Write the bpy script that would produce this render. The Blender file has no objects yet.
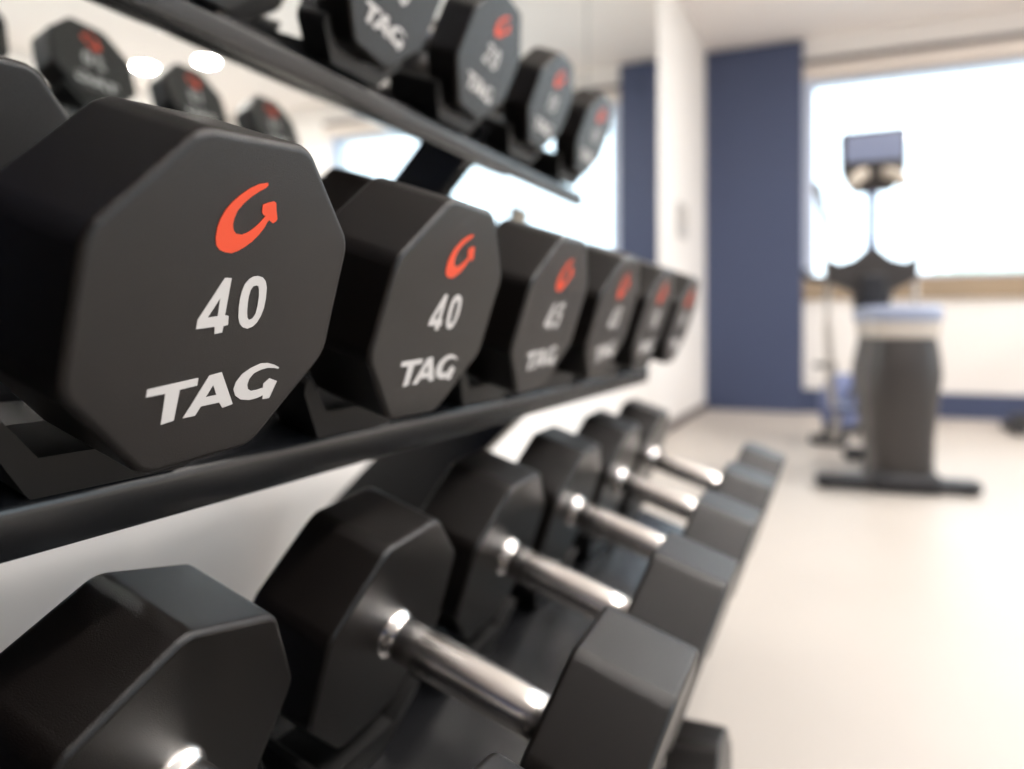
import bpy, bmesh, math, random
from mathutils import Vector, Matrix

# ------------------------------------------------------------------ camera, world, light, exposure
SC = bpy.context.scene
COL = SC.collection
FZ = 0.606                      # the camera stands this high above the floor
YAW = math.radians(23.51)
FPX = 765.0                     # focal length in pixels of the 1024 px wide frame

cam_d = bpy.data.cameras.new('camera')
cam = bpy.data.objects.new('camera', cam_d)
COL.objects.link(cam)
cam.location = (0, 0, FZ)
cam.rotation_euler = (math.pi / 2, 0, YAW)
cam_d.sensor_width = 36.0
cam_d.lens = 36.0 * FPX / 1024.0
cam_d.shift_y = -(384.5 - 326.3) / 1024.0
cam_d.clip_start = 0.01
cam_d.dof.use_dof = True
cam_d.dof.focus_distance = 0.395
cam_d.dof.aperture_fstop = 3.2
cam_d.dof.aperture_blades = 0
SC.camera = cam

SC.view_settings.view_transform = 'Standard'
SC.view_settings.look = 'None'
SC.view_settings.gamma = 1.0
SC.view_settings.use_curve_mapping = False
SC.view_settings.exposure = 0.40
SC.cycles.use_denoising = True
SC.cycles.max_bounces = 10
SC.cycles.diffuse_bounces = 6
SC.cycles.glossy_bounces = 6
SC.cycles.transparent_max_bounces = 12
SC.cycles.sample_clamp_indirect = 8.0

world = bpy.data.worlds.new('world')
SC.world = world
world.use_nodes = True
wn = world.node_tree
wn.nodes.clear()
w_out = wn.nodes.new('ShaderNodeOutputWorld')
w_bg = wn.nodes.new('ShaderNodeBackground')
w_tc = wn.nodes.new('ShaderNodeTexCoord')
w_sep = wn.nodes.new('ShaderNodeSeparateXYZ')
w_ramp = wn.nodes.new('ShaderNodeValToRGB')
w_ramp.color_ramp.elements[0].position = 0.46
w_ramp.color_ramp.elements[0].color = (0.80, 0.79, 0.76, 1)
w_ramp.color_ramp.elements[1].position = 0.56
w_ramp.color_ramp.elements[1].color = (0.76, 0.88, 1.0, 1)
w_map = wn.nodes.new('ShaderNodeMapRange')
w_map.inputs['From Min'].default_value = -1
w_map.inputs['From Max'].default_value = 1
wn.links.new(w_tc.outputs['Generated'], w_sep.inputs[0])
wn.links.new(w_sep.outputs['Z'], w_map.inputs['Value'])
wn.links.new(w_map.outputs[0], w_ramp.inputs[0])
wn.links.new(w_ramp.outputs[0], w_bg.inputs['Color'])
w_bg.inputs['Strength'].default_value = 3.3
wn.links.new(w_bg.outputs[0], w_out.inputs['Surface'])


def area_light(name, loc, rot, sx, sy, power=0, color=(1, 1, 1), portal=False):
    d = bpy.data.lights.new(name, 'AREA')
    d.shape = 'RECTANGLE'
    d.size, d.size_y = sx, sy
    d.energy = power
    d.color = color
    if portal:
        d.cycles.is_portal = True
    o = bpy.data.objects.new(name, d)
    COL.objects.link(o)
    o.location, o.rotation_euler = loc, rot
    return o


# sky portals in the two window openings
area_light('far_window_portal', (1.105, 6.0, FZ + 1.03), (math.radians(-90), 0, 0), 2.75, 1.4, portal=True)
area_light('side_window_portal', (3.72, 1.5, FZ + 0.75), (0, math.radians(90), 0), 2.1, 3.8, portal=True)


# ------------------------------------------------------------------ materials
def mat(name, color, rough=0.5, metal=0.0, spec=0.5, bump=0.0, bscale=300.0, vary=0.0, vscale=4.0, coat=0.0):
    m = bpy.data.materials.new(name)
    m.use_nodes = True
    nt = m.node_tree
    b = nt.nodes['Principled BSDF']
    b.inputs['Base Color'].default_value = (*color, 1)
    b.inputs['Roughness'].default_value = rough
    b.inputs['Metallic'].default_value = metal
    b.inputs['Specular IOR Level'].default_value = spec
    b.inputs['Coat Weight'].default_value = coat
    tc = nt.nodes.new('ShaderNodeTexCoord')
    if vary:
        n = nt.nodes.new('ShaderNodeTexNoise')
        n.inputs['Scale'].default_value = vscale
        n.inputs['Detail'].default_value = 4
        r = nt.nodes.new('ShaderNodeValToRGB')
        r.color_ramp.elements[0].position, r.color_ramp.elements[1].position = 0.3, 0.7
        r.color_ramp.elements[0].color = (*[c * (1 - vary) for c in color], 1)
        r.color_ramp.elements[1].color = (*[min(1, c * (1 + vary)) for c in color], 1)
        nt.links.new(tc.outputs['Object'], n.inputs['Vector'])
        nt.links.new(n.outputs['Fac'], r.inputs[0])
        nt.links.new(r.outputs[0], b.inputs['Base Color'])
    if bump:
        n = nt.nodes.new('ShaderNodeTexNoise')
        n.inputs['Scale'].default_value = bscale
        n.inputs['Detail'].default_value = 5
        n.inputs['Roughness'].default_value = 0.7
        bp = nt.nodes.new('ShaderNodeBump')
        bp.inputs['Strength'].default_value = bump
        bp.inputs['Distance'].default_value = 0.001
        nt.links.new(tc.outputs['Object'], n.inputs['Vector'])
        nt.links.new(n.outputs['Fac'], bp.inputs['Height'])
        nt.links.new(bp.outputs[0], b.inputs['Normal'])
    return m


def emit(name, color, strength):
    m = bpy.data.materials.new(name)
    m.use_nodes = True
    nt = m.node_tree
    nt.nodes.clear()
    o = nt.nodes.new('ShaderNodeOutputMaterial')
    e = nt.nodes.new('ShaderNodeEmission')
    e.inputs[0].default_value = (*color, 1)
    e.inputs[1].default_value = strength
    nt.links.new(e.outputs[0], o.inputs[0])
    return m


def glass_pane():
    m = bpy.data.materials.new('window_glass')
    m.use_nodes = True
    nt = m.node_tree
    nt.nodes.clear()
    o = nt.nodes.new('ShaderNodeOutputMaterial')
    mx = nt.nodes.new('ShaderNodeMixShader')
    t = nt.nodes.new('ShaderNodeBsdfTransparent')
    t.inputs[0].default_value = (0.94, 0.97, 0.97, 1)
    g = nt.nodes.new('ShaderNodeBsdfGlossy')
    g.inputs['Roughness'].default_value = 0.02
    f = nt.nodes.new('ShaderNodeFresnel')
    f.inputs[0].default_value = 1.45
    nt.links.new(f.outputs[0], mx.inputs[0])
    nt.links.new(t.outputs[0], mx.inputs[1])
    nt.links.new(g.outputs[0], mx.inputs[2])
    nt.links.new(mx.outputs[0], o.inputs[0])
    return m


M = {
    'urethane': mat('black_urethane', (0.0055, 0.0038, 0.0030), 0.29, spec=0.45, bump=0.38, bscale=1150),
    'chrome': mat('chrome', (0.86, 0.82, 0.78), 0.24, metal=1.0),
    'steel': mat('black_powder_coat', (0.0075, 0.0078, 0.009), 0.25, spec=0.65, bump=0.05, bscale=700),
    'saddle': mat('saddle_black', (0.0065, 0.0062, 0.006), 0.42, spec=0.45),
    'logo': mat('logo_orange_red', (0.76, 0.062, 0.012), 0.5),
    'letter': mat('lettering_light_grey', (0.60, 0.57, 0.55), 0.5),
    'wall': mat('white_wall_paint', (0.87, 0.845, 0.82), 0.75, vary=0.012, vscale=1.5),
    'ceiling': mat('ceiling_paint', (0.92, 0.875, 0.845), 0.85),
    'floor': mat('beige_vinyl_floor', (0.515, 0.47, 0.425), 0.45, spec=0.4, vary=0.03, vscale=2.2),
    'navy': mat('navy_paint', (0.052, 0.070, 0.140), 0.5, vary=0.03, vscale=1.2),
    'mirror': mat('mirror_silver', (0.86, 0.90, 0.90), 0.01, metal=1.0),
    'mirror_edge': mat('mirror_glass_edge', (0.25, 0.28, 0.27), 0.2),
    'frame': mat('window_frame_light_metal', (0.60, 0.67, 0.82), 0.4, spec=0.5),
    'sill': mat('taupe_sill', (0.33, 0.25, 0.17), 0.55, vary=0.05, vscale=3),
    'blind': mat('blind_box', (0.76, 0.69, 0.63), 0.6),
    'dark_trim': mat('plain_dark_trim', (0.10, 0.08, 0.08), 0.6),  # plain dark tone for the left baseboard and the header strip
    'panel': mat('grey_panel_plastic', (0.50, 0.49, 0.48), 0.4),
    'shroud': mat('dark_grey_machine_plastic', (0.036, 0.031, 0.029), 0.42, bump=0.05, bscale=200),
    'machine_black': mat('black_machine_plastic', (0.017, 0.017, 0.02), 0.42),
    'cap': mat('cap_with_window_sheen', (0.30, 0.34, 0.46), 0.35),  # bluish tone paints in the window's reflection on the glossy shroud top
    'band': mat('pale_beige_band', (0.52, 0.47, 0.42), 0.45),
    'tube': mat('grey_machine_tube', (0.50, 0.47, 0.44), 0.4),
    'grip': mat('beige_grip', (0.46, 0.40, 0.33), 0.5),
    'blue_grey': mat('blue_grey_plastic', (0.11, 0.14, 0.28), 0.4),
    'screen': mat('console_screen_glass', (0.22, 0.25, 0.36), 0.12, coat=0.5),
    'glass': glass_pane(),
    'lamp': emit('downlight_diffuser', (1.0, 0.93, 0.82), 22.0),
    'fill_strip': emit('fill_strip_glow', (1.0, 0.945, 0.91), 6.0),  # glow of the added fill strip
    'leaf': mat('pale_leaves', (0.60, 0.66, 0.55), 0.7, vary=0.2, vscale=5),
    'bark': mat('bark', (0.20, 0.15, 0.11), 0.8),
    'ground': mat('outdoor_paving', (0.85, 0.85, 0.83), 0.8),
}


# ------------------------------------------------------------------ mesh helpers
def finish(name, bm, m, parent=None, smooth=None, wn_mod=False):
    bmesh.ops.recalc_face_normals(bm, faces=bm.faces[:])
    me = bpy.data.meshes.new(name)
    bm.to_mesh(me)
    bm.free()
    me.materials.append(m)
    if smooth is not None:
        for p in me.polygons:
            p.use_smooth = True
        me.set_sharp_from_angle(angle=math.radians(smooth))
    o = bpy.data.objects.new(name, me)
    COL.objects.link(o)
    if wn_mod:
        md = o.modifiers.new('weighted_normals', 'WEIGHTED_NORMAL')
        md.keep_sharp = True
    o.parent = parent
    return o


def empty(name, loc, rot=(0, 0, 0)):
    o = bpy.data.objects.new(name, None)
    o.empty_display_size = 0.05
    COL.objects.link(o)
    o.location, o.rotation_euler = loc, rot
    return o


def tag(o, label, cat, group=None):
    o['label'], o['category'] = label, cat
    if group:
        o['group'] = group
    return o


def struct(o):
    o['kind'] = 'structure'
    return o


def box(bm, x0, x1, y0, y1, z0, z1, bevel=0.0, seg=2):
    r = bmesh.ops.create_cube(bm, size=1)
    vs = r['verts']
    for v in vs:
        v.co = Vector((x0 if v.co.x < 0 else x1, y0 if v.co.y < 0 else y1, z0 if v.co.z < 0 else z1))
    if bevel:
        es = list({e for v in vs for e in v.link_edges})
        bmesh.ops.bevel(bm, geom=es, offset=bevel, segments=seg, affect='EDGES', profile=0.5)


def prism(bm, pts, axis, a0, a1, bevel=0.0, seg=2):
    """closed polygon pts extruded along an axis from a0 to a1; pts are the other two coordinates in xyz order"""
    def P(p, a):
        return {'x': (a, p[0], p[1]), 'y': (p[0], a, p[1]), 'z': (p[0], p[1], a)}[axis]
    v0 = [bm.verts.new(P(p, a0)) for p in pts]
    v1 = [bm.verts.new(P(p, a1)) for p in pts]
    n = len(pts)
    fs = [bm.faces.new(v0), bm.faces.new(list(reversed(v1)))]
    for i in range(n):
        fs.append(bm.faces.new([v0[i], v0[(i + 1) % n], v1[(i + 1) % n], v1[i]]))
    bmesh.ops.recalc_face_normals(bm, faces=fs)
    if bevel:
        es = list({e for f in fs for e in f.edges})
        bmesh.ops.bevel(bm, geom=es, offset=bevel, segments=seg, affect='EDGES', profile=0.5)


def lathe(bm, prof, n=40, mtx=None):
    """profile of (a, radius) turned about local X"""
    rings = []
    for a, r in prof:
        ring = []
        for k in range(n):
            t = 2 * math.pi * k / n
            co = Vector((a, r * math.cos(t), r * math.sin(t)))
            ring.append(bm.verts.new(mtx @ co if mtx else co))
        rings.append(ring)
    for A, B in zip(rings, rings[1:]):
        for k in range(n):
            bm.faces.new([A[k], A[(k + 1) % n], B[(k + 1) % n], B[k]])
    bm.faces.new(rings[0])
    bm.faces.new(list(reversed(rings[-1])))


def tube(bm, pts, r, n=12):
    pts = [Vector(p) for p in pts]
    rad = r if isinstance(r, (list, tuple)) else [r] * len(pts)
    rings = []
    up = Vector((0.31, 0.2, 0.93))
    for i, p in enumerate(pts):
        d = (pts[min(i + 1, len(pts) - 1)] - pts[max(i - 1, 0)]).normalized()
        u = d.cross(up).normalized()
        w = d.cross(u)
        rings.append([bm.verts.new(p + rad[i] * (math.cos(2 * math.pi * k / n) * u + math.sin(2 * math.pi * k / n) * w)) for k in range(n)])
    for A, B in zip(rings, rings[1:]):
        for k in range(n):
            bm.faces.new([A[k], A[(k + 1) % n], B[(k + 1) % n], B[k]])
    bm.faces.new(rings[0])
    bm.faces.new(list(reversed(rings[-1])))


def smooth_path(pts, n=6):
    """Catmull-Rom through the points"""
    P = [Vector(p) for p in pts]
    P = [P[0] * 2 - P[1]] + P + [P[-1] * 2 - P[-2]]
    out = []
    for i in range(1, len(P) - 2):
        a, b, c, d = P[i - 1:i + 3]
        for k in range(n):
            t = k / n
            out.append(0.5 * ((2 * b) + (c - a) * t + (2 * a - 5 * b + 4 * c - d) * t * t + (3 * b - a - 3 * c + d) * t ** 3))
    out.append(P[-2])
    return out


# ------------------------------------------------------------------ lettering on the dumbbell faces (millimetres, face plane)
G = {"logo":[[[7.6,61.6],[8.2,60.5],[6.9,59.1],[3.1,57.1],[-1.2,54.3],[-5.2,50.9],[-8.4,47.0],[-9.5,43.5],[-9.7,40.3],[-8.7,37.7],[-6.6,35.9],[-2.7,35.6],[0.8,36.9],[3.9,38.9],[6.9,41.5],[9.4,44.4],[10.2,45.6],[9.1,45.7],[7.3,47.1],[7.1,50.9],[10.8,52.2],[14.3,53.0],[15.8,52.3],[17.1,48.2],[18.9,44.4],[18.0,43.0],[16.2,42.0],[13.5,43.6],[12.4,42.7],[11.0,39.6],[8.2,35.9],[4.7,32.5],[0.4,29.6],[-3.3,27.7],[-7.1,26.5],[-11.3,26.9],[-14.8,28.0],[-17.3,30.1],[-18.5,33.7],[-18.7,38.4],[-17.7,42.6],[-15.7,46.8],[-12.6,50.6],[-8.1,54.6],[-2.8,58.2],[2.2,60.5]]],"4":[[[-8.1,14.3],[-4.0,14.1],[-3.8,-4.7],[-1.3,-5.2],[-0.6,-9.8],[-3.5,-10.3],[-3.5,-13.5],[-8.3,-13.9],[-8.9,-10.1],[-20.2,-10.4],[-20.3,-5.8]],[[-8.9,4.1],[-14.6,-5.3],[-8.3,-4.8]]],"0":[[[13.6,14.8],[16.9,14.0],[19.4,11.9],[21.1,8.5],[22.0,2.7],[22.0,-2.6],[20.9,-6.7],[19.0,-10.1],[16.5,-12.1],[13.0,-12.9],[9.8,-12.0],[7.0,-9.8],[5.3,-6.3],[4.3,-1.2],[4.0,3.4],[4.3,7.4],[5.4,10.9],[7.8,13.3],[10.4,14.6]],[[13.2,9.9],[11.3,9.5],[10.1,7.7],[9.6,4.2],[9.9,0.1],[10.6,-4.1],[11.6,-7.0],[13.2,-8.4],[15.4,-7.7],[16.8,-5.2],[17.1,-0.8],[16.6,4.4],[15.7,8.1],[14.6,9.7]]],"T":[[[-41.7,-37.2],[-13.2,-35.9],[-13.0,-39.8],[-23.2,-40.3],[-23.5,-56.0],[-30.8,-56.7],[-31.3,-41.0],[-41.8,-41.0]]],"A":[[[-6.3,-35.6],[1.4,-35.0],[13.3,-54.2],[6.5,-55.1],[3.6,-51.6],[-8.2,-51.6],[-10.8,-56.0],[-18.4,-55.9]],[[-2.7,-41.1],[-6.3,-47.2],[0.7,-47.0]]],"G":[[[43.3,-38.0],[38.9,-35.9],[33.6,-34.2],[28.2,-33.8],[21.4,-35.5],[16.0,-38.0],[12.5,-41.9],[11.7,-45.8],[14.0,-49.7],[18.4,-52.6],[24.9,-54.1],[30.5,-53.9],[34.9,-53.0],[35.1,-55.4],[40.3,-55.6],[43.7,-46.1],[37.6,-43.6],[33.3,-46.0],[33.7,-48.4],[29.3,-49.0],[25.2,-49.0],[22.2,-47.3],[21.1,-44.7],[21.7,-41.5],[24.3,-38.8],[29.1,-37.4],[34.3,-37.0],[39.9,-37.9],[42.6,-38.8]]]}
G['5'] = [[[8.5, 14], [22.5, 14.2], [22.2, 9.6], [12.4, 9.4], [11.6, 4.4], [14.4, 5.2], [18, 4.6], [20.6, 2.2], [21.6, -1.4], [21, -6], [19, -10], [15.6, -12.6], [11.6, -13.1], [7.6, -12], [5, -9.5], [4.4, -6.4], [8.8, -6], [9.5, -8], [11.5, -8.8], [14, -8.2], [16.1, -6], [16.9, -3], [16.3, -0.6], [14.5, 0.8], [12.3, 0.6], [10.7, -0.9], [6.4, -0.5]]]
G['1'] = [[[-8, 14.2], [-4.2, 14.2], [-5.6, -13.2], [-10.6, -13.2], [-9.6, 7.2], [-14.6, 4.6], [-14.4, 9.0]]]
G['2'] = [[[-18.5, 6.5], [-17.5, 10.5], [-14.5, 13.6], [-10.5, 14.6], [-6.5, 13.6], [-4, 10.8], [-3.5, 7.5], [-4.5, 4], [-7.5, 0], [-13.7, -7.4], [-13.9, -8.6], [-5, -8.6], [-5.5, -13], [-20.5, -13], [-20.1, -9], [-12, 1], [-9, 4.8], [-8.3, 7.6], [-9.1, 9.4], [-10.9, 10], [-12.9, 9.2], [-14.1, 6.5]]]


def glyph_mesh(name, chars, mirror=False):
    """flat raised letters, 0.4 mm thick, in the local YZ plane facing +X"""
    cu = bpy.data.curves.new(name, 'CURVE')
    cu.dimensions = '2D'
    cu.fill_mode = 'BOTH'
    cu.extrude = 0.0002
    for ch, du in chars:
        for poly in G[ch]:
            sp = cu.splines.new('POLY')
            sp.points.add(len(poly) - 1)
            for p, q in zip(sp.points, poly):
                p.co = ((q[0] + du) * 0.001, q[1] * 0.001, 0, 1)
            sp.use_cyclic_u = True
    tmp = bpy.data.objects.new('tmp', cu)
    COL.objects.link(tmp)
    dg = bpy.context.evaluated_depsgraph_get()
    me = bpy.data.meshes.new_from_object(tmp.evaluated_get(dg))
    bpy.data.objects.remove(tmp)
    bpy.data.curves.remove(cu)
    # curve (x, y, z) -> face (y, z, x)
    me.transform(Matrix(((0, 0, 1, 0), (1, 0, 0, 0), (0, 1, 0, 0), (0, 0, 0, 1))))
    me.name = name
    me.materials.clear()
    return me


GM = {'emblem': glyph_mesh('emblem', [('logo', 0)]), 'brand_lettering': glyph_mesh('brand_lettering', [('T', 0), ('A', 0), ('G', 0)]),
      '40': glyph_mesh('number', [('4', 0), ('0', 0)]), '45': glyph_mesh('number', [('4', 0), ('5', 0)]),
      '50': glyph_mesh('number', [('5', -24.5), ('0', 0)]), '20': glyph_mesh('number', [('2', 0), ('0', 0)]),
      '15': glyph_mesh('number', [('1', 0), ('5', 0)])}
for k_, me_ in GM.items():
    me_.materials.append(M['logo'] if k_ == 'emblem' else M['letter'])


# ------------------------------------------------------------------ dumbbells
def head_mesh(af, length, bev=0.0045):
    r = af / 2 / math.cos(math.pi / 8)
    bm = bmesh.new()
    pts = [(r * math.cos(math.pi / 8 + k * math.pi / 4), r * math.sin(math.pi / 8 + k * math.pi / 4)) for k in range(8)]
    prism(bm, pts, 'x', -length, 0.0)
    rim = [e for e in bm.edges if abs(e.verts[0].co.x - e.verts[1].co.x) < 1e-6]
    lng = [e for e in bm.edges if abs(e.verts[0].co.x - e.verts[1].co.x) > 1e-6]
    bmesh.ops.bevel(bm, geom=lng, offset=0.0075, segments=4, affect='EDGES', profile=0.5)
    rim = [e for e in bm.edges if abs(e.verts[0].co.x - e.verts[1].co.x) < 1e-6]
    bmesh.ops.bevel(bm, geom=rim, offset=bev, segments=4, affect='EDGES', profile=0.5)
    return bm


def handle_mesh(hl):
    bm = bmesh.new()
    h = hl / 2
    half = [(0.006, 0.0195), (0.003, 0.0210), (0.000, 0.0214), (-0.003, 0.0210), (-0.0055, 0.0196), (-0.0075, 0.0178), (-0.010, 0.0168),
            (-0.012, 0.0168), (-0.0132, 0.0176), (-0.030, 0.0178)]
    prof = [(h + a, r) for a, r in half]
    prof += [(h * t, 0.0178 + 0.0006 * (1 - (t / 0.8) ** 2)) for t in (0.55, 0.3, 0.0, -0.3, -0.55)]
    prof += [(-h - a, r) for a, r in reversed(half)]
    lathe(bm, prof, 48)
    return bm


class Kind:
    pass


def axis_of(t):
    a = t.get('tilt', TILT)
    return Vector((math.cos(a), 0, -math.sin(a)))


def make_dumbbell(af, hl_head, hlen, loc, rot, number, back_number, label, group, decals=True):
    root = empty('dumbbell', loc, rot)
    tag(root, label, 'dumbbell', group)
    hd = finish('handle', handle_mesh(hlen), M['chrome'], root, smooth=40)
    hd['label'] = 'chrome handle with flared collars'
    for s in (1, -1):
        h = finish('head', head_mesh(af, hl_head), M['urethane'], root, smooth=40, wn_mod=True)
        h.location = (s * (hlen / 2 + hl_head), 0, 0)
        if s < 0:
            h.rotation_euler = (0, 0, math.pi)
        for key, nm, lab in (('emblem', 'emblem', 'orange-red curved arrow emblem'),
                             (number if s > 0 else back_number, 'number', 'light grey weight number'),
                             ('brand_lettering', 'brand_lettering', 'light grey raised lettering')):
            if key is None or not decals:
                continue
            g = bpy.data.objects.new(nm, GM[key])
            COL.objects.link(g)
            g.parent = h
            g.location = (0.0001, 0.0006, 0.0006)
            k = af / 0.166
            g.scale = (1, k, k)
            g['label'] = lab
    return root


TILT = math.radians(18.5)
AX = Vector((math.cos(TILT), 0, -math.sin(TILT)))
UP = Vector((math.sin(TILT), 0, math.cos(TILT)))
ORD = ['nearest', 'second', 'third', 'fourth', 'fifth', 'sixth']

TIERS = []   # (face centre x, z, Ys, AF, head length, handle length)
MID = dict(face=Vector((-0.274, 0, 0.0095 + FZ)), Y=[0.287, 0.5035, 0.736, 0.963, 1.19, 1.418], af=0.166, hl=0.070, hn=0.150, lip=(-0.354, -0.0820), gap=0.029, lip_h=0.030, drop=0.004)
UPP = dict(face=Vector((-0.430, 0, 0.357 + FZ)), Y=[0.464, 0.692, 0.920, 1.148, 1.376], af=0.158, hl=0.048, hn=0.170, tilt=math.radians(21.5), lip=(-0.490, 0.2705), gap=0.021, lip_h=0.026, drop=0.002)
low_in = Vector((-0.3405, 0, -0.2510 + FZ))
LOW = dict(face=low_in + AX * (0.152 + 0.075), Y=[0.312] + [0.307 + 0.2284 * k for k in range(1, 6)], af=0.182, hl=0.075, hn=0.152, lip=(-0.212, -0.435), gap=0.040, lip_h=0.024, drop=0.010)

for k, y in enumerate(MID['Y']):
    t = MID
    c = t['face'] - AX * (t['hl'] + t['hn'] / 2)
    roll = [4.7, -0.4, 1.9, 5.0, 2.0, 0.0][k]
    num = ['40', '40', '45', '45', '50', '50'][k]
    make_dumbbell(t['af'], t['hl'], t['hn'], (c.x, y, c.z), (math.radians(roll), TILT, 0), num, num,
                  ['large black eight-sided dumbbell marked 40 in sharp focus, nearest on the middle shelf',
                   'second black dumbbell marked 40 on the middle shelf, just right of the sharp nearest one',
                   'third black dumbbell on the middle shelf, marked 45, right after the two marked 40',
                   'fourth black dumbbell on the middle shelf, slightly blurred with a red emblem',
                   'fifth black dumbbell on the middle shelf, second from the far end',
                   'small-looking blurred black dumbbell at the far end of the middle shelf by the white wall'][k],
                  'dumbbells on the middle shelf')
for k, y in enumerate(UPP['Y']):
    t = UPP
    af = [0.158, 0.158, 0.158, 0.147, 0.147][k]
    c = t['face'] - axis_of(t) * (t['hl'] + t['hn'] / 2)
    roll = [-6, -8, -6, -2, -1][k]
    num = [None, '20', '20', '15', '15'][k]
    make_dumbbell(af, t['hl'], t['hn'], (c.x, y, c.z), (math.radians(roll), t['tilt'], 0), num, num,
                  ['black dumbbell cut off by the top picture edge, nearest on the upper shelf',
                   'second dumbbell on the upper shelf, grey-blue face cropped at the picture top',
                   'third dumbbell on the upper shelf, whole face with pinkish red emblem visible',
                   'fourth dumbbell on the upper shelf, second from the far end',
                   'blurred dumbbell at the far end of the upper shelf, before the bright mirror'][k],
                  'dumbbells on the upper shelf')
for k, y in enumerate(LOW['Y']):
    t = LOW
    c = t['face'] - AX * (t['hl'] + t['hn'] / 2)
    roll = [-12.8, 5.5, 2.5, 1.5, 3.0, 0.0][k]
    make_dumbbell(t['af'], t['hl'], t['hn'], (c.x, y, c.z), (math.radians(roll), TILT, 0), None, None,
                  ['black dumbbell nearest on the lower shelf, its big head at the bottom left',
                   'second black dumbbell on the lower shelf, the nearest with its whole chrome handle in view',
                   'third black dumbbell on the lower shelf with chrome handle, middle of the row',
                   'fourth black dumbbell on the lower shelf, chrome handle under the far 45s',
                   'fifth black dumbbell on the lower shelf, second from the far end',
                   'black dumbbell at the far end of the lower shelf, nearest the white wall corner'][k],
                  'dumbbells on the lower shelf', False)

# the next ones in each row added out of view for their shade and reflections
for t, y, num, lab in ((MID, 0.058, '40', 'black dumbbell on the middle shelf just outside the picture, left of the sharp nearest one'),
                       (UPP, 0.236, None, 'black dumbbell on the upper shelf just outside the picture, above its top edge'),
                       (LOW, 0.079, None, 'black dumbbell on the lower shelf just outside the picture, below its left edge')):
    c = t['face'] - axis_of(t) * (t['hl'] + t['hn'] / 2)
    make_dumbbell(t['af'], t['hl'], t['hn'], (c.x, y, c.z), (0, t.get('tilt', TILT), 0), num, num, lab,
                  'dumbbells on the %s shelf' % ('middle' if t is MID else 'upper' if t is UPP else 'lower'), t is not LOW)

# one more lies on the floor under the rack's front
make_dumbbell(0.138, 0.060, 0.130, (-0.126 - 0.125, 0.895, 0.0692), (0, 0, 0), None, None,
              'small black dumbbell lying on the beige floor below the lower shelf', None, False)

# ------------------------------------------------------------------ rack
rack = empty('dumbbell_rack', (-0.55, 0.7, 0))
tag(rack, 'black steel three-tier dumbbell rack standing before the mirror wall', 'rack')
RO = -Vector(rack.location)


def rk(bm):
    bmesh.ops.translate(bm, vec=RO, verts=bm.verts[:])
    return bm


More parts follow.
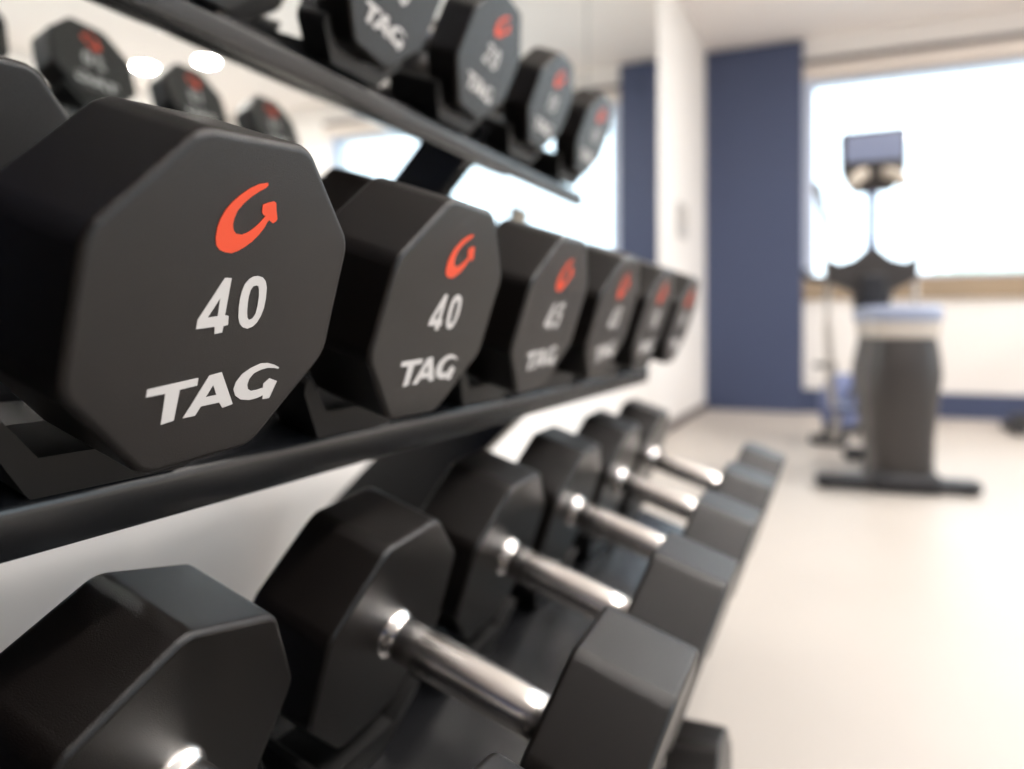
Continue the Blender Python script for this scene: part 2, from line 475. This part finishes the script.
for t, y1, depth, nm in ((UPP, 1.50, 0.165, 'upper'), (MID, 1.50, 0.115, 'middle'), (LOW, 1.56, 0.27, 'lower')):
    x0, z0 = t['lip'][0], t['lip'][1] + FZ
    bm = bmesh.new()
    # bent sheet tray: rounded front lip folded down square to the tray, with a short return flange
    tl = t.get('tilt', TILT)
    def pt(s, w):      # s back along the tray, w up from it
        return (x0 - s * math.cos(tl) + w * math.sin(tl), z0 + s * math.sin(tl) + w * math.cos(tl))
    lh, rr, th_ = t['lip_h'], 0.010, 0.003
    la = tl * 0.3                                      # the lip hangs a little steeper than square to the tray
    def lp(w, s=0.0):                                  # w down along the lip, s behind it
        bx, bz = pt(0, -rr)
        w -= rr
        return (bx - w * math.sin(la) - s * math.cos(la), bz - w * math.cos(la) + s * math.sin(la))
    prof = [pt(rr - rr * math.sin(a), -rr + rr * math.cos(a)) for a in [math.radians(q) for q in range(0, 91, 10)]]
    prof += [lp(lh - 0.003), lp(lh - 0.001, 0.001), lp(lh, 0.003), lp(lh, 0.014), lp(lh - th_, 0.014), lp(lh - th_, th_), lp(rr, th_), pt(rr, -th_),
             pt(depth, -th_), pt(depth, 0)]
    prism(bm, prof, 'y', -0.12, y1)
    for ye in (-0.12, y1):
        prism(bm, [pt(0.001, -0.004), pt(0.001, -lh + 0.001), pt(0.06, -lh + 0.001), pt(depth - 0.004, -0.012), pt(depth - 0.004, -0.001), pt(0.006, -0.001)], 'y', ye - 0.0015, ye + 0.0015)
    finish('shelf', rk(bm), M['steel'], rack, smooth=35)
    if t is not LOW:      # rear rail carrying the back cradles
        s_ = t['hl'] + t['hn'] + 0.022 - (t['face'].x - math.sin(tl) * t['af'] / 2 - x0) / math.cos(tl)
        bm = bmesh.new()
        prism(bm, [pt(s_ - 0.028, -0.022), pt(s_ - 0.028, 0), pt(s_ + 0.028, 0), pt(s_ + 0.028, -0.022)], 'y', -0.12, y1, 0.003)
        finish('rear_rail', rk(bm), M['steel'], rack, smooth=35)
    # two cradles under each dumbbell
    for y in t['Y'] + [0.236 if t is UPP else 0.058 if t is MID else 0.079]:
        for s0, s1 in ((-0.085, -0.046) if t is not UPP else (-0.056 if y < 0.8 else -0.098, -0.020), (-(t['hl'] + t['hn'] + 0.050), -(t['hl'] + t['hn'] - 0.006))):
            h, g = t['af'] / 2 + t['drop'], t['gap'] - t['drop']
            pr = [(-0.046, -h - g), (-0.050, -h - g + 0.004), (-0.077, -h + 0.012), (-0.079, -h + 0.020), (-0.076, -h + 0.0235), (-0.072, -h + 0.021),
                  (-0.047, -h - 0.0035), (-0.038, -h - 0.0035)]
            if t is UPP:
                pr = [(a * 0.92, b) for a, b in pr]
            pr = pr + [(-a, b) for a, b in reversed(pr)]
            bm = bmesh.new()
            prism(bm, pr, 'x', s0, s1)
            Rm = Matrix.Rotation(t.get('tilt', TILT), 4, 'Y')
            bmesh.ops.transform(bm, matrix=Matrix.Translation((t['face'].x, y, t['face'].z)) @ Rm, verts=bm.verts[:])
            finish('saddle', rk(bm), M['saddle'], rack, smooth=30)

    if t is UPP:      # low rib joining the two cradles of each dumbbell
        for y in t['Y'] + [0.236]:
            bm = bmesh.new()
            box(bm, -(t['hl'] + t['hn']) - 0.01, -0.050, -0.044, 0.044, -t['af'] / 2 - t['gap'], -t['af'] / 2 - t['drop'] - 0.004, 0.002)
            Rm = Matrix.Rotation(t['tilt'], 4, 'Y')
            bmesh.ops.transform(bm, matrix=Matrix.Translation((t['face'].x, y, t['face'].z)) @ Rm, verts=bm.verts[:])
            finish('saddle_rib', rk(bm), M['saddle'], rack)

for yc in (1.09, 0.02):
    bm = bmesh.new()
    def beam(a, b, w):
        a, b = Vector(a), Vector(b)
        d = (b - a).normalized()
        n = Vector((-d.y, d.x)) * w / 2
        prism(bm, [tuple(a + n), tuple(b + n), tuple(b - n), tuple(a - n)], 'y', yc - 0.02, yc + 0.02, 0.004)
    beam((-0.535, FZ + 0.335), (-0.755, FZ + 0.10), 0.085)
    beam((-0.745, FZ + 0.13), (-0.715, FZ - 0.06), 0.085)
    beam((-0.75, FZ - 0.045), (-0.46, FZ - 0.085), 0.06)
    beam((-0.49, FZ - 0.085), (-0.83, FZ - 0.415), 0.125)
    beam((-0.81, FZ - 0.37), (-0.81, 0.05), 0.075)
    beam((-0.83, FZ - 0.49), (-0.36, FZ - 0.425), 0.06)
    finish('upright', rk(bm), M['steel'], rack)
    bm = bmesh.new()
    box(bm, -0.88, -0.30, yc - 0.03, yc + 0.03, 0.0, 0.06, 0.008)
    finish('foot', rk(bm), M['steel'], rack)

# ------------------------------------------------------------------ room
XL, XR, YF, YN, ZC = -0.94, 3.70, 5.78, -3.2, 2.035 + FZ


def sbox(name, m, *boxes, bevel=0.0):
    bm = bmesh.new()
    for b in boxes:
        box(bm, *b, bevel=bevel)
    return struct(finish(name, bm, m))


sbox('floor', M['floor'], (XL - 0.2, XR + 0.2, YN - 0.2, YF + 0.3, -0.1, 0.0))
sbox('ceiling', M['ceiling'], (XL - 0.2, XR + 0.2, YN - 0.2, YF + 0.3, ZC, ZC + 0.1))
sbox('wall_left', M['wall'], (XL - 0.15, XL, YN, YF + 0.3, 0, ZC))
sbox('wall_near', M['navy'], (XL, XR, YN - 0.15, YN, 0, ZC))
WX0, WX1, WZ0, WZ1 = -0.27, 2.48, FZ + 0.33, FZ + 1.73
sbox('wall_far', M['wall'], (XL, WX0, YF, YF + 0.3, 0, ZC), (WX1, XR, YF, YF + 0.3, 0, ZC),
     (WX0, WX1, YF, YF + 0.3, 0, WZ0), (WX0, WX1, YF, YF + 0.3, WZ1, ZC))
sbox('column', M['navy'], (XL, WX0, YF - 0.05, YF, 0, ZC - 0.025))
sbox('added_shade_column', M['navy'], (XL, XL + 0.10, -1.2, 0.372, 0, ZC - 0.002))  # unseen column, added to darken the nearest dumbbell's side
SY0, SY1, SZ0, SZ1 = -0.4, 3.4, 0.3, 2.4
sbox('wall_right', M['wall'], (XR, XR + 0.15, YN, SY0, 0, ZC), (XR, XR + 0.15, SY1, YF + 0.3, 0, ZC),
     (XR, XR + 0.15, SY0, SY1, 0, SZ0), (XR, XR + 0.15, SY0, SY1, SZ1, ZC))
sbox('baseboard_left', M['dark_trim'], (XL, XL + 0.012, YN, YF - 0.05, 0, 0.05))
sbox('baseboard_far', M['navy'], (WX0, XR, YF - 0.015, YF, 0, 0.165))
# far window: frame, pane, sill, header
win = sbox('window_1', M['frame'], (WX0, WX0 + 0.075, YF - 0.01, YF + 0.12, WZ0, WZ1), (WX1 - 0.06, WX1, YF - 0.01, YF + 0.12, WZ0, WZ1),
           (WX0 + 0.075, WX1 - 0.06, YF + 0.04, YF + 0.12, WZ0, WZ0 + 0.03), (WX0 + 0.075, WX1 - 0.06, YF + 0.04, YF + 0.12, WZ1 - 0.03, WZ1))
bm = bmesh.new()
box(bm, WX0 + 0.075, WX1 - 0.06, YF + 0.076, YF + 0.082, WZ0 + 0.03, WZ1 - 0.03)
finish('window_pane', bm, M['glass'], win)
sbox('trim_1', M['sill'], (WX0, WX1 + 0.05, YF - 0.03, YF + 0.04, FZ + 0.185, WZ0))
sbox('trim_2', M['blind'], (WX0, WX1 + 0.05, YF - 0.02, YF + 0.03, WZ1, FZ + 1.835))
sbox('trim_3', M['dark_trim'], (WX0, WX1 + 0.05, YF - 0.03, YF + 0.03, FZ + 1.835, FZ + 1.87))
win2 = sbox('window_2', M['frame'], (XR + 0.02, XR + 0.10, SY0, SY0 + 0.06, SZ0, SZ1), (XR + 0.02, XR + 0.10, SY1 - 0.06, SY1, SZ0, SZ1),
            (XR + 0.02, XR + 0.10, SY0 + 0.06, SY1 - 0.06, SZ0, SZ0 + 0.06), (XR + 0.02, XR + 0.10, SY0 + 0.06, SY1 - 0.06, SZ1 - 0.06, SZ1))
bm = bmesh.new()
box(bm, XR + 0.057, XR + 0.063, SY0 + 0.06, SY1 - 0.06, SZ0 + 0.06, SZ1 - 0.06)
finish('window_pane', bm, M['glass'], win2)

# mirror panels on the left wall
for i, (a, b) in enumerate(((2.884, 4.126), (1.634, 2.876), (0.384, 1.626))):
    bm = bmesh.new()
    box(bm, XL + 0.002, XL + 0.009, a, b, FZ - 0.10, ZC - 0.01)
    mb = finish('wall_mirror', bm, M['mirror_edge'])
    tag(mb, ['far end mirror panel on the left wall, reflecting the navy column and window',
             'second mirror panel from the far end, behind the far dumbbells, reflecting the bright window',
             'third mirror panel from the far end, behind the rack, reflecting ceiling lights'][i], 'mirror', 'mirror panels behind the rack')
    bm = bmesh.new()
    box(bm, XL + 0.009, XL + 0.010, a + 0.003, b - 0.003, FZ - 0.097, ZC - 0.013)
    finish('reflective_surface', bm, M['mirror'], mb)

# small panel on the white wall strip
bm = bmesh.new()
box(bm, XL, XL + 0.02, 4.68, 4.92, FZ + 0.555, FZ + 0.76, 0.006)
wp = tag(finish('wall_panel', bm, M['panel']), 'small pale grey control panel on the white wall between mirror and navy column', 'panel')
bm = bmesh.new()
box(bm, XL + 0.02, XL + 0.023, 4.73, 4.87, FZ + 0.64, FZ + 0.73, 0.001)
finish('cover', bm, M['band'], wp)

# ceiling downlights, each with its own lamp; three show in the mirror, others are added fill
DL = [(3.15, 4.33, 'round ceiling downlight, leftmost one reflected in the mirror'),
      (2.61, 4.43, 'round ceiling downlight, second one reflected in the mirror'),
      (1.74, 4.50, 'round ceiling downlight whose reflection sits just under the upper shelf dumbbells'),
      (0.60, 3.60, 'added fill downlight above the cross trainer, out of the picture'),
      (0.60, 2.60, 'added fill downlight in the second row, nearest the mirror wall'),
      (1.90, 2.60, 'added fill downlight in the middle of the second row'),
      (3.10, 2.60, 'added fill downlight in the second row, farthest from the mirror')]
for x, y, lab in DL:
    r = empty('ceiling_downlight', (x, y, ZC))
    tag(r, lab, 'ceiling light', 'ceiling downlights')
    bm = bmesh.new()
    lathe(bm, [(0.0, 0.098), (-0.006, 0.098), (-0.010, 0.092), (-0.010, 0.086), (-0.002, 0.082)], 32, Matrix.Rotation(math.radians(-90), 4, 'Y'))
    finish('trim_ring', bm, M['ceiling'], r, smooth=40)
    bm = bmesh.new()
    lathe(bm, [(0.011, 0.080), (0.0125, 0.080)], 32, Matrix.Rotation(math.radians(90), 4, 'Y'))
    finish('diffuser', bm, M['lamp'], r)
    ld = bpy.data.lights.new('downlight_lamp', 'AREA')
    ld.shape = 'DISK'
    ld.size = 0.15
    ld.energy = 14.0 if y > 3 else 6.0
    ld.color = (1.0, 0.945, 0.91)
    lo = bpy.data.objects.new('downlight_lamp', ld)
    COL.objects.link(lo)
    lo.parent = r
    lo.location = (0, 0, -0.015)

# added fill strip over the aisle, to brighten the wall behind the rack
r = empty('added_fill_strip', (1.05, 0.95, ZC))
tag(r, 'slim added fill light above the aisle beside the rack, out of the picture', 'ceiling light')
bm = bmesh.new()
prism(bm, [(-0.055, 0.0), (-0.055, -0.030), (-0.045, -0.030), (-0.045, -0.006), (0.045, -0.006), (0.045, -0.030), (0.055, -0.030), (0.055, 0.0)], 'y', -1.25, 1.25)
finish('housing', bm, M['ceiling'], r)
bm = bmesh.new()
box(bm, -0.044, 0.044, -1.24, 1.24, -0.026, -0.018)
finish('diffuser', bm, M['fill_strip'], r)
ld = bpy.data.lights.new('fill_strip_lamp', 'AREA')
ld.shape = 'RECTANGLE'
ld.size, ld.size_y = 0.09, 2.4
ld.energy = 60.0
ld.color = (1.0, 0.945, 0.91)
lo = bpy.data.objects.new('fill_strip_lamp', ld)
COL.objects.link(lo)
lo.parent = r
lo.location = (0, 0, -0.032)

# ------------------------------------------------------------------ cross trainer
ct = empty('cross_trainer', (0.20, 3.14, 0), (0, 0, math.radians(7)))
tag(ct, 'dark grey cross trainer with tall console standing before the bright window', 'exercise machine')


def loft(bm, secs, n=28, pw=4.0):
    """stacked superellipse sections: (z, cx, cy, half x, half y)"""
    rings = []
    for z, cx, cy, hx, hy in secs:
        ring = []
        for k in range(n):
            t = 2 * math.pi * k / n
            c, s = math.cos(t), math.sin(t)
            ring.append(bm.verts.new((cx + hx * math.copysign(abs(c) ** (2 / pw), c), cy + hy * math.copysign(abs(s) ** (2 / pw), s), z)))
        rings.append(ring)
    for A, B in zip(rings, rings[1:]):
        for k in range(n):
            bm.faces.new([A[k], A[(k + 1) % n], B[(k + 1) % n], B[k]])
    bm.faces.new(list(reversed(rings[0])))
    bm.faces.new(rings[-1])


bm = bmesh.new()
loft(bm, [(0.055, 0, 0.12, 0.115, 0.16), (0.10, 0, 0.12, 0.105, 0.17), (0.20, -0.004, 0.14, 0.112, 0.20), (0.34, -0.006, 0.16, 0.128, 0.24), (0.43, -0.004, 0.17, 0.137, 0.26),
          (0.50, 0, 0.17, 0.128, 0.25), (0.565, 0, 0.165, 0.117, 0.235)])
finish('shroud', bm, M['shroud'], ct, smooth=40)
bm = bmesh.new()
loft(bm, [(0.565, 0, 0.165, 0.119, 0.237), (0.575, 0, 0.165, 0.124, 0.24), (0.625, 0, 0.165, 0.128, 0.245)])
finish('shroud_band', bm, M['band'], ct, smooth=40)
bm = bmesh.new()
loft(bm, [(0.625, 0, 0.165, 0.130, 0.250), (0.64, 0, 0.165, 0.138, 0.258), (0.668, 0, 0.165, 0.136, 0.255), (0.682, 0, 0.165, 0.118, 0.235)])
finish('shroud_cap', bm, M['cap'], ct, smooth=40)
bm = bmesh.new()
box(bm, -0.305, 0.245, -0.05, 0.05, 0.012, 0.052, 0.014, 3)
box(bm, -0.115, 0.115, -0.07, 0.22, 0.004, 0.075, 0.02, 3)
fb = finish('base_foot', bm, M['machine_black'], ct, smooth=40)
for s in (-1, 1):
    bm = bmesh.new()
    lathe(bm, [(-0.014, 0.018), (-0.012, 0.022), (0.012, 0.022), (0.014, 0.018)], 20, Matrix.Translation((0.245 * s - 0.03 + 0.0, 0, 0.022)))
    finish('transport_wheel', bm, M['machine_black'], fb, smooth=40)
bm = bmesh.new()
box(bm, -0.05, 0.05, 0.2, 0.66, 0.03, 0.085, 0.012)
box(bm, -0.13, 0.13, 0.60, 0.68, 0.012, 0.06, 0.012)
finish('rear_rail', bm, M['machine_black'], ct)
# neck, mast and console
n_before = set(ct.children)
bm = bmesh.new()
prism(bm, [(-0.176, 0.72), (-0.176, 0.865), (-0.160, 0.885), (-0.125, 0.865), (-0.065, 0.885), (-0.022, 0.925), (0.0, 0.932), (0.022, 0.925), (0.065, 0.885), (0.125, 0.865),
           (0.155, 0.885), (0.170, 0.87), (0.170, 0.80), (0.07, 0.745), (0.065, 0.68), (-0.065, 0.68), (-0.07, 0.745), (-0.158, 0.79)], 'y', 0.33, 0.42, 0.006)
finish('handlebar_yoke', bm, M['shroud'], ct)
bm = bmesh.new()
box(bm, -0.045, 0.045, 0.305, 0.345, 0.70, 0.82, 0.008)
finish('water_bottle_holder', bm, M['machine_black'], ct)
bm = bmesh.new()
tube(bm, [(0, 0.37, 0.88), (0, 0.36, 0.99), (0, 0.35, 1.12), (0, 0.34, 1.19)], [0.026, 0.018, 0.018, 0.026], 16)
finish('mast', bm, M['blue_grey'], ct, smooth=60)
bm = bmesh.new()
prism(bm, [(-0.124, 1.402), (0.124, 1.412), (0.122, 1.245), (0.104, 1.195), (0.068, 1.158), (-0.068, 1.153), (-0.100, 1.19), (-0.120, 1.245)], 'y', 0.30, 0.37, 0.012, 3)
con = finish('console', bm, M['shroud'], ct, smooth=40)
bm = bmesh.new()
prism(bm, [(-0.108, 1.384), (0.108, 1.394), (0.108, 1.280), (-0.108, 1.275)], 'y', 0.294, 0.3005, 0.002)
finish('screen', bm, M['screen'], con)
for s in (-1, 1):
    bm = bmesh.new()
    tube(bm, smooth_path([(0.040 * s, 0.28, 1.222), (0.060 * s, 0.25, 1.212), (0.082 * s, 0.23, 1.190), (0.095 * s, 0.22, 1.165)]), 0.024, 14)
    finish('hand_grip', bm, M['grip'], ct, smooth=60)
    bm = bmesh.new()
    tube(bm, smooth_path([(0.168 * s, 0.38, 0.60), (0.168 * s, 0.38, 0.84), (0.178 * s, 0.36, 0.92), (0.192 * s, 0.34, 0.98)]), [0.011] * 13 + [0.009] * 6, 12)
    finish('swing_arm', bm, M['tube'], ct, smooth=60)
    bm = bmesh.new()
    tube(bm, [(0.168 * s, 0.38, 0.62), (0.150 * s, 0.42, 0.34), (0.12 * s, 0.46, 0.22), (0.11 * s, 0.66, 0.10)], 0.016, 12)
    finish('pedal_arm', bm, M['tube'], ct, smooth=60)
    bm = bmesh.new()
    box(bm, 0.10 * s - 0.04, 0.10 * s + 0.04, 0.42, 0.68, 0.235, 0.262, 0.012)
    finish('pedal', bm, M['blue_grey'], ct)
for o_ in ct.children:
    if o_ not in n_before:
        o_.location.x = -0.055


# ------------------------------------------------------------------ exercise bikes
def make_bike(loc, rz, label, swivel=0.0, rear=0.40):
    """upright bike, front at local +x, floor at z = 0"""
    r = empty('exercise_bike', loc, (0, 0, rz))
    tag(r, label, 'exercise machine')
    bm = bmesh.new()
    loft(bm, [(0.10, 0.10, 0, 0.12, 0.05), (0.17, 0.09, 0, 0.17, 0.06), (0.27, 0.08, 0, 0.17, 0.065), (0.33, 0.08, 0, 0.11, 0.05), (0.36, 0.08, 0, 0.05, 0.035)], pw=3)
    finish('body_shell', bm, M['blue_grey'], r, smooth=50)
    bm = bmesh.new()
    box(bm, 0.20, 0.26, -0.09, 0.09, 0.01, 0.06, 0.015, 3)
    finish('base_foot', bm, M['machine_black'], r, smooth=40)
    bm = bmesh.new()
    box(bm, -rear, -rear + 0.07, -0.16, 0.16, 0.01, 0.06, 0.015, 3)
    finish('base_foot', bm, M['machine_black'], r, smooth=40)
    bm = bmesh.new()
    box(bm, -rear + 0.02, 0.24, -0.03, 0.03, 0.045, 0.11, 0.012)
    finish('base_rail', bm, M['machine_black'], r)
    bm = bmesh.new()
    tube(bm, [(-0.20, 0, 0.30), (-0.27, 0, 0.62), (-0.285, 0, 0.74)], 0.022, 14)
    finish('seat_post', bm, M['tube'], r, smooth=60)
    bm = bmesh.new()
    loft(bm, [(0.74, -0.28, 0, 0.11, 0.06), (0.765, -0.29, 0, 0.135, 0.085), (0.80, -0.30, 0, 0.13, 0.08), (0.81, -0.30, 0, 0.10, 0.055)], pw=2.4)
    finish('saddle_seat', bm, M['machine_black'], r, smooth=60)
    bm = bmesh.new()
    tube(bm, [(0.215, 0, 0.06), (0.235, 0, 0.80), (0.27, 0, 1.12)], 0.014, 14)
    finish('front_post', bm, M['tube'], r, smooth=60)
    bm = bmesh.new()
    prism(bm, [(-0.03, 1.12), (-0.005, 1.11), (0.035, 1.30), (0.01, 1.31)], 'y', -0.13, 0.13, 0.006)
    c = finish('console', bm, M['machine_black'], r)
    c.location, c.rotation_euler = (0.28, 0, 0), (0, 0, swivel)
    bm = bmesh.new()
    prism(bm, [(0.004, 1.13), (0.010, 1.13), (0.035, 1.285), (0.029, 1.285)], 'y', -0.115, 0.115)
    finish('rear_cover', bm, M['grip'], c)
    bm = bmesh.new()
    prism(bm, [(-0.024, 1.15), (-0.021, 1.15), (0.008, 1.285), (0.005, 1.285)], 'y', -0.10, 0.10)
    finish('screen', bm, M['screen'], c)
    for s in (-1, 1):
        bm = bmesh.new()
        tube(bm, smooth_path([(0.240, 0.0, 0.84), (0.240, 0.08 * s, 0.85), (0.240, 0.11 * s, 0.865), (0.243, 0.115 * s, 0.90)]), 0.016, 12)
        finish('handlebar', bm, M['machine_black'], r, smooth=60)
        bm = bmesh.new()
        tube(bm, [(0.10, 0.06 * s, 0.30), (0.10 + 0.12 * s, 0.09 * s, 0.30 - 0.10 * s)], 0.012, 10)
        box(bm, 0.06 + 0.12 * s, 0.15 + 0.12 * s, 0.09 * s - 0.045 + 0.05 * s, 0.09 * s + 0.045 + 0.05 * s, 0.285 - 0.10 * s, 0.310 - 0.10 * s, 0.006)
        finish('pedal_crank', bm, M['machine_black'], r, smooth=40)
    return r


make_bike((0.020, 4.373, 0), math.radians(245), 'blue-grey exercise bike partly hidden behind the cross trainer, left side showing', math.radians(-67))
make_bike((1.50, 5.14, 0), math.radians(4), 'exercise machine at the right picture edge with only its dark base foot showing', rear=0.66)

# ------------------------------------------------------------------ outdoors
bm = bmesh.new()
box(bm, -30, 40, YF + 0.35, 60, -0.6, -0.5)
struct(finish('outdoor_ground', bm, M['ground']))
rng = random.Random(4)
for i, (x, y, s) in enumerate(((2.3, 16.5, 1.0), (4.2, 18.5, 1.15))):
    r = empty('garden_tree', (x, y, -0.5))
    tag(r, ['pale washed-out small tree outside the window, right of the console', 'pale tree outside the window at the far right picture edge'][i], 'tree')
    bm = bmesh.new()
    for _ in range(26):
        a, b = rng.random() * 6.28, rng.random()
        c = Vector((math.cos(a) * 0.75 * b, math.sin(a) * 0.75 * b, 1.75 + rng.uniform(-0.45, 0.55) * (1.2 - b))) * s
        q = bmesh.ops.create_icosphere(bm, subdivisions=2, radius=rng.uniform(0.22, 0.36) * s)
        for v in q['verts']:
            v.co = v.co * (1 + rng.uniform(-0.12, 0.12)) + c
    finish('crown', bm, M['leaf'], r)
    bm = bmesh.new()
    tube(bm, [(0, 0, 0), (0.03, 0, 0.9 * s), (0, 0.02, 1.6 * s)], [0.07, 0.05, 0.03], 10)
    finish('trunk', bm, M['bark'], r, smooth=60)
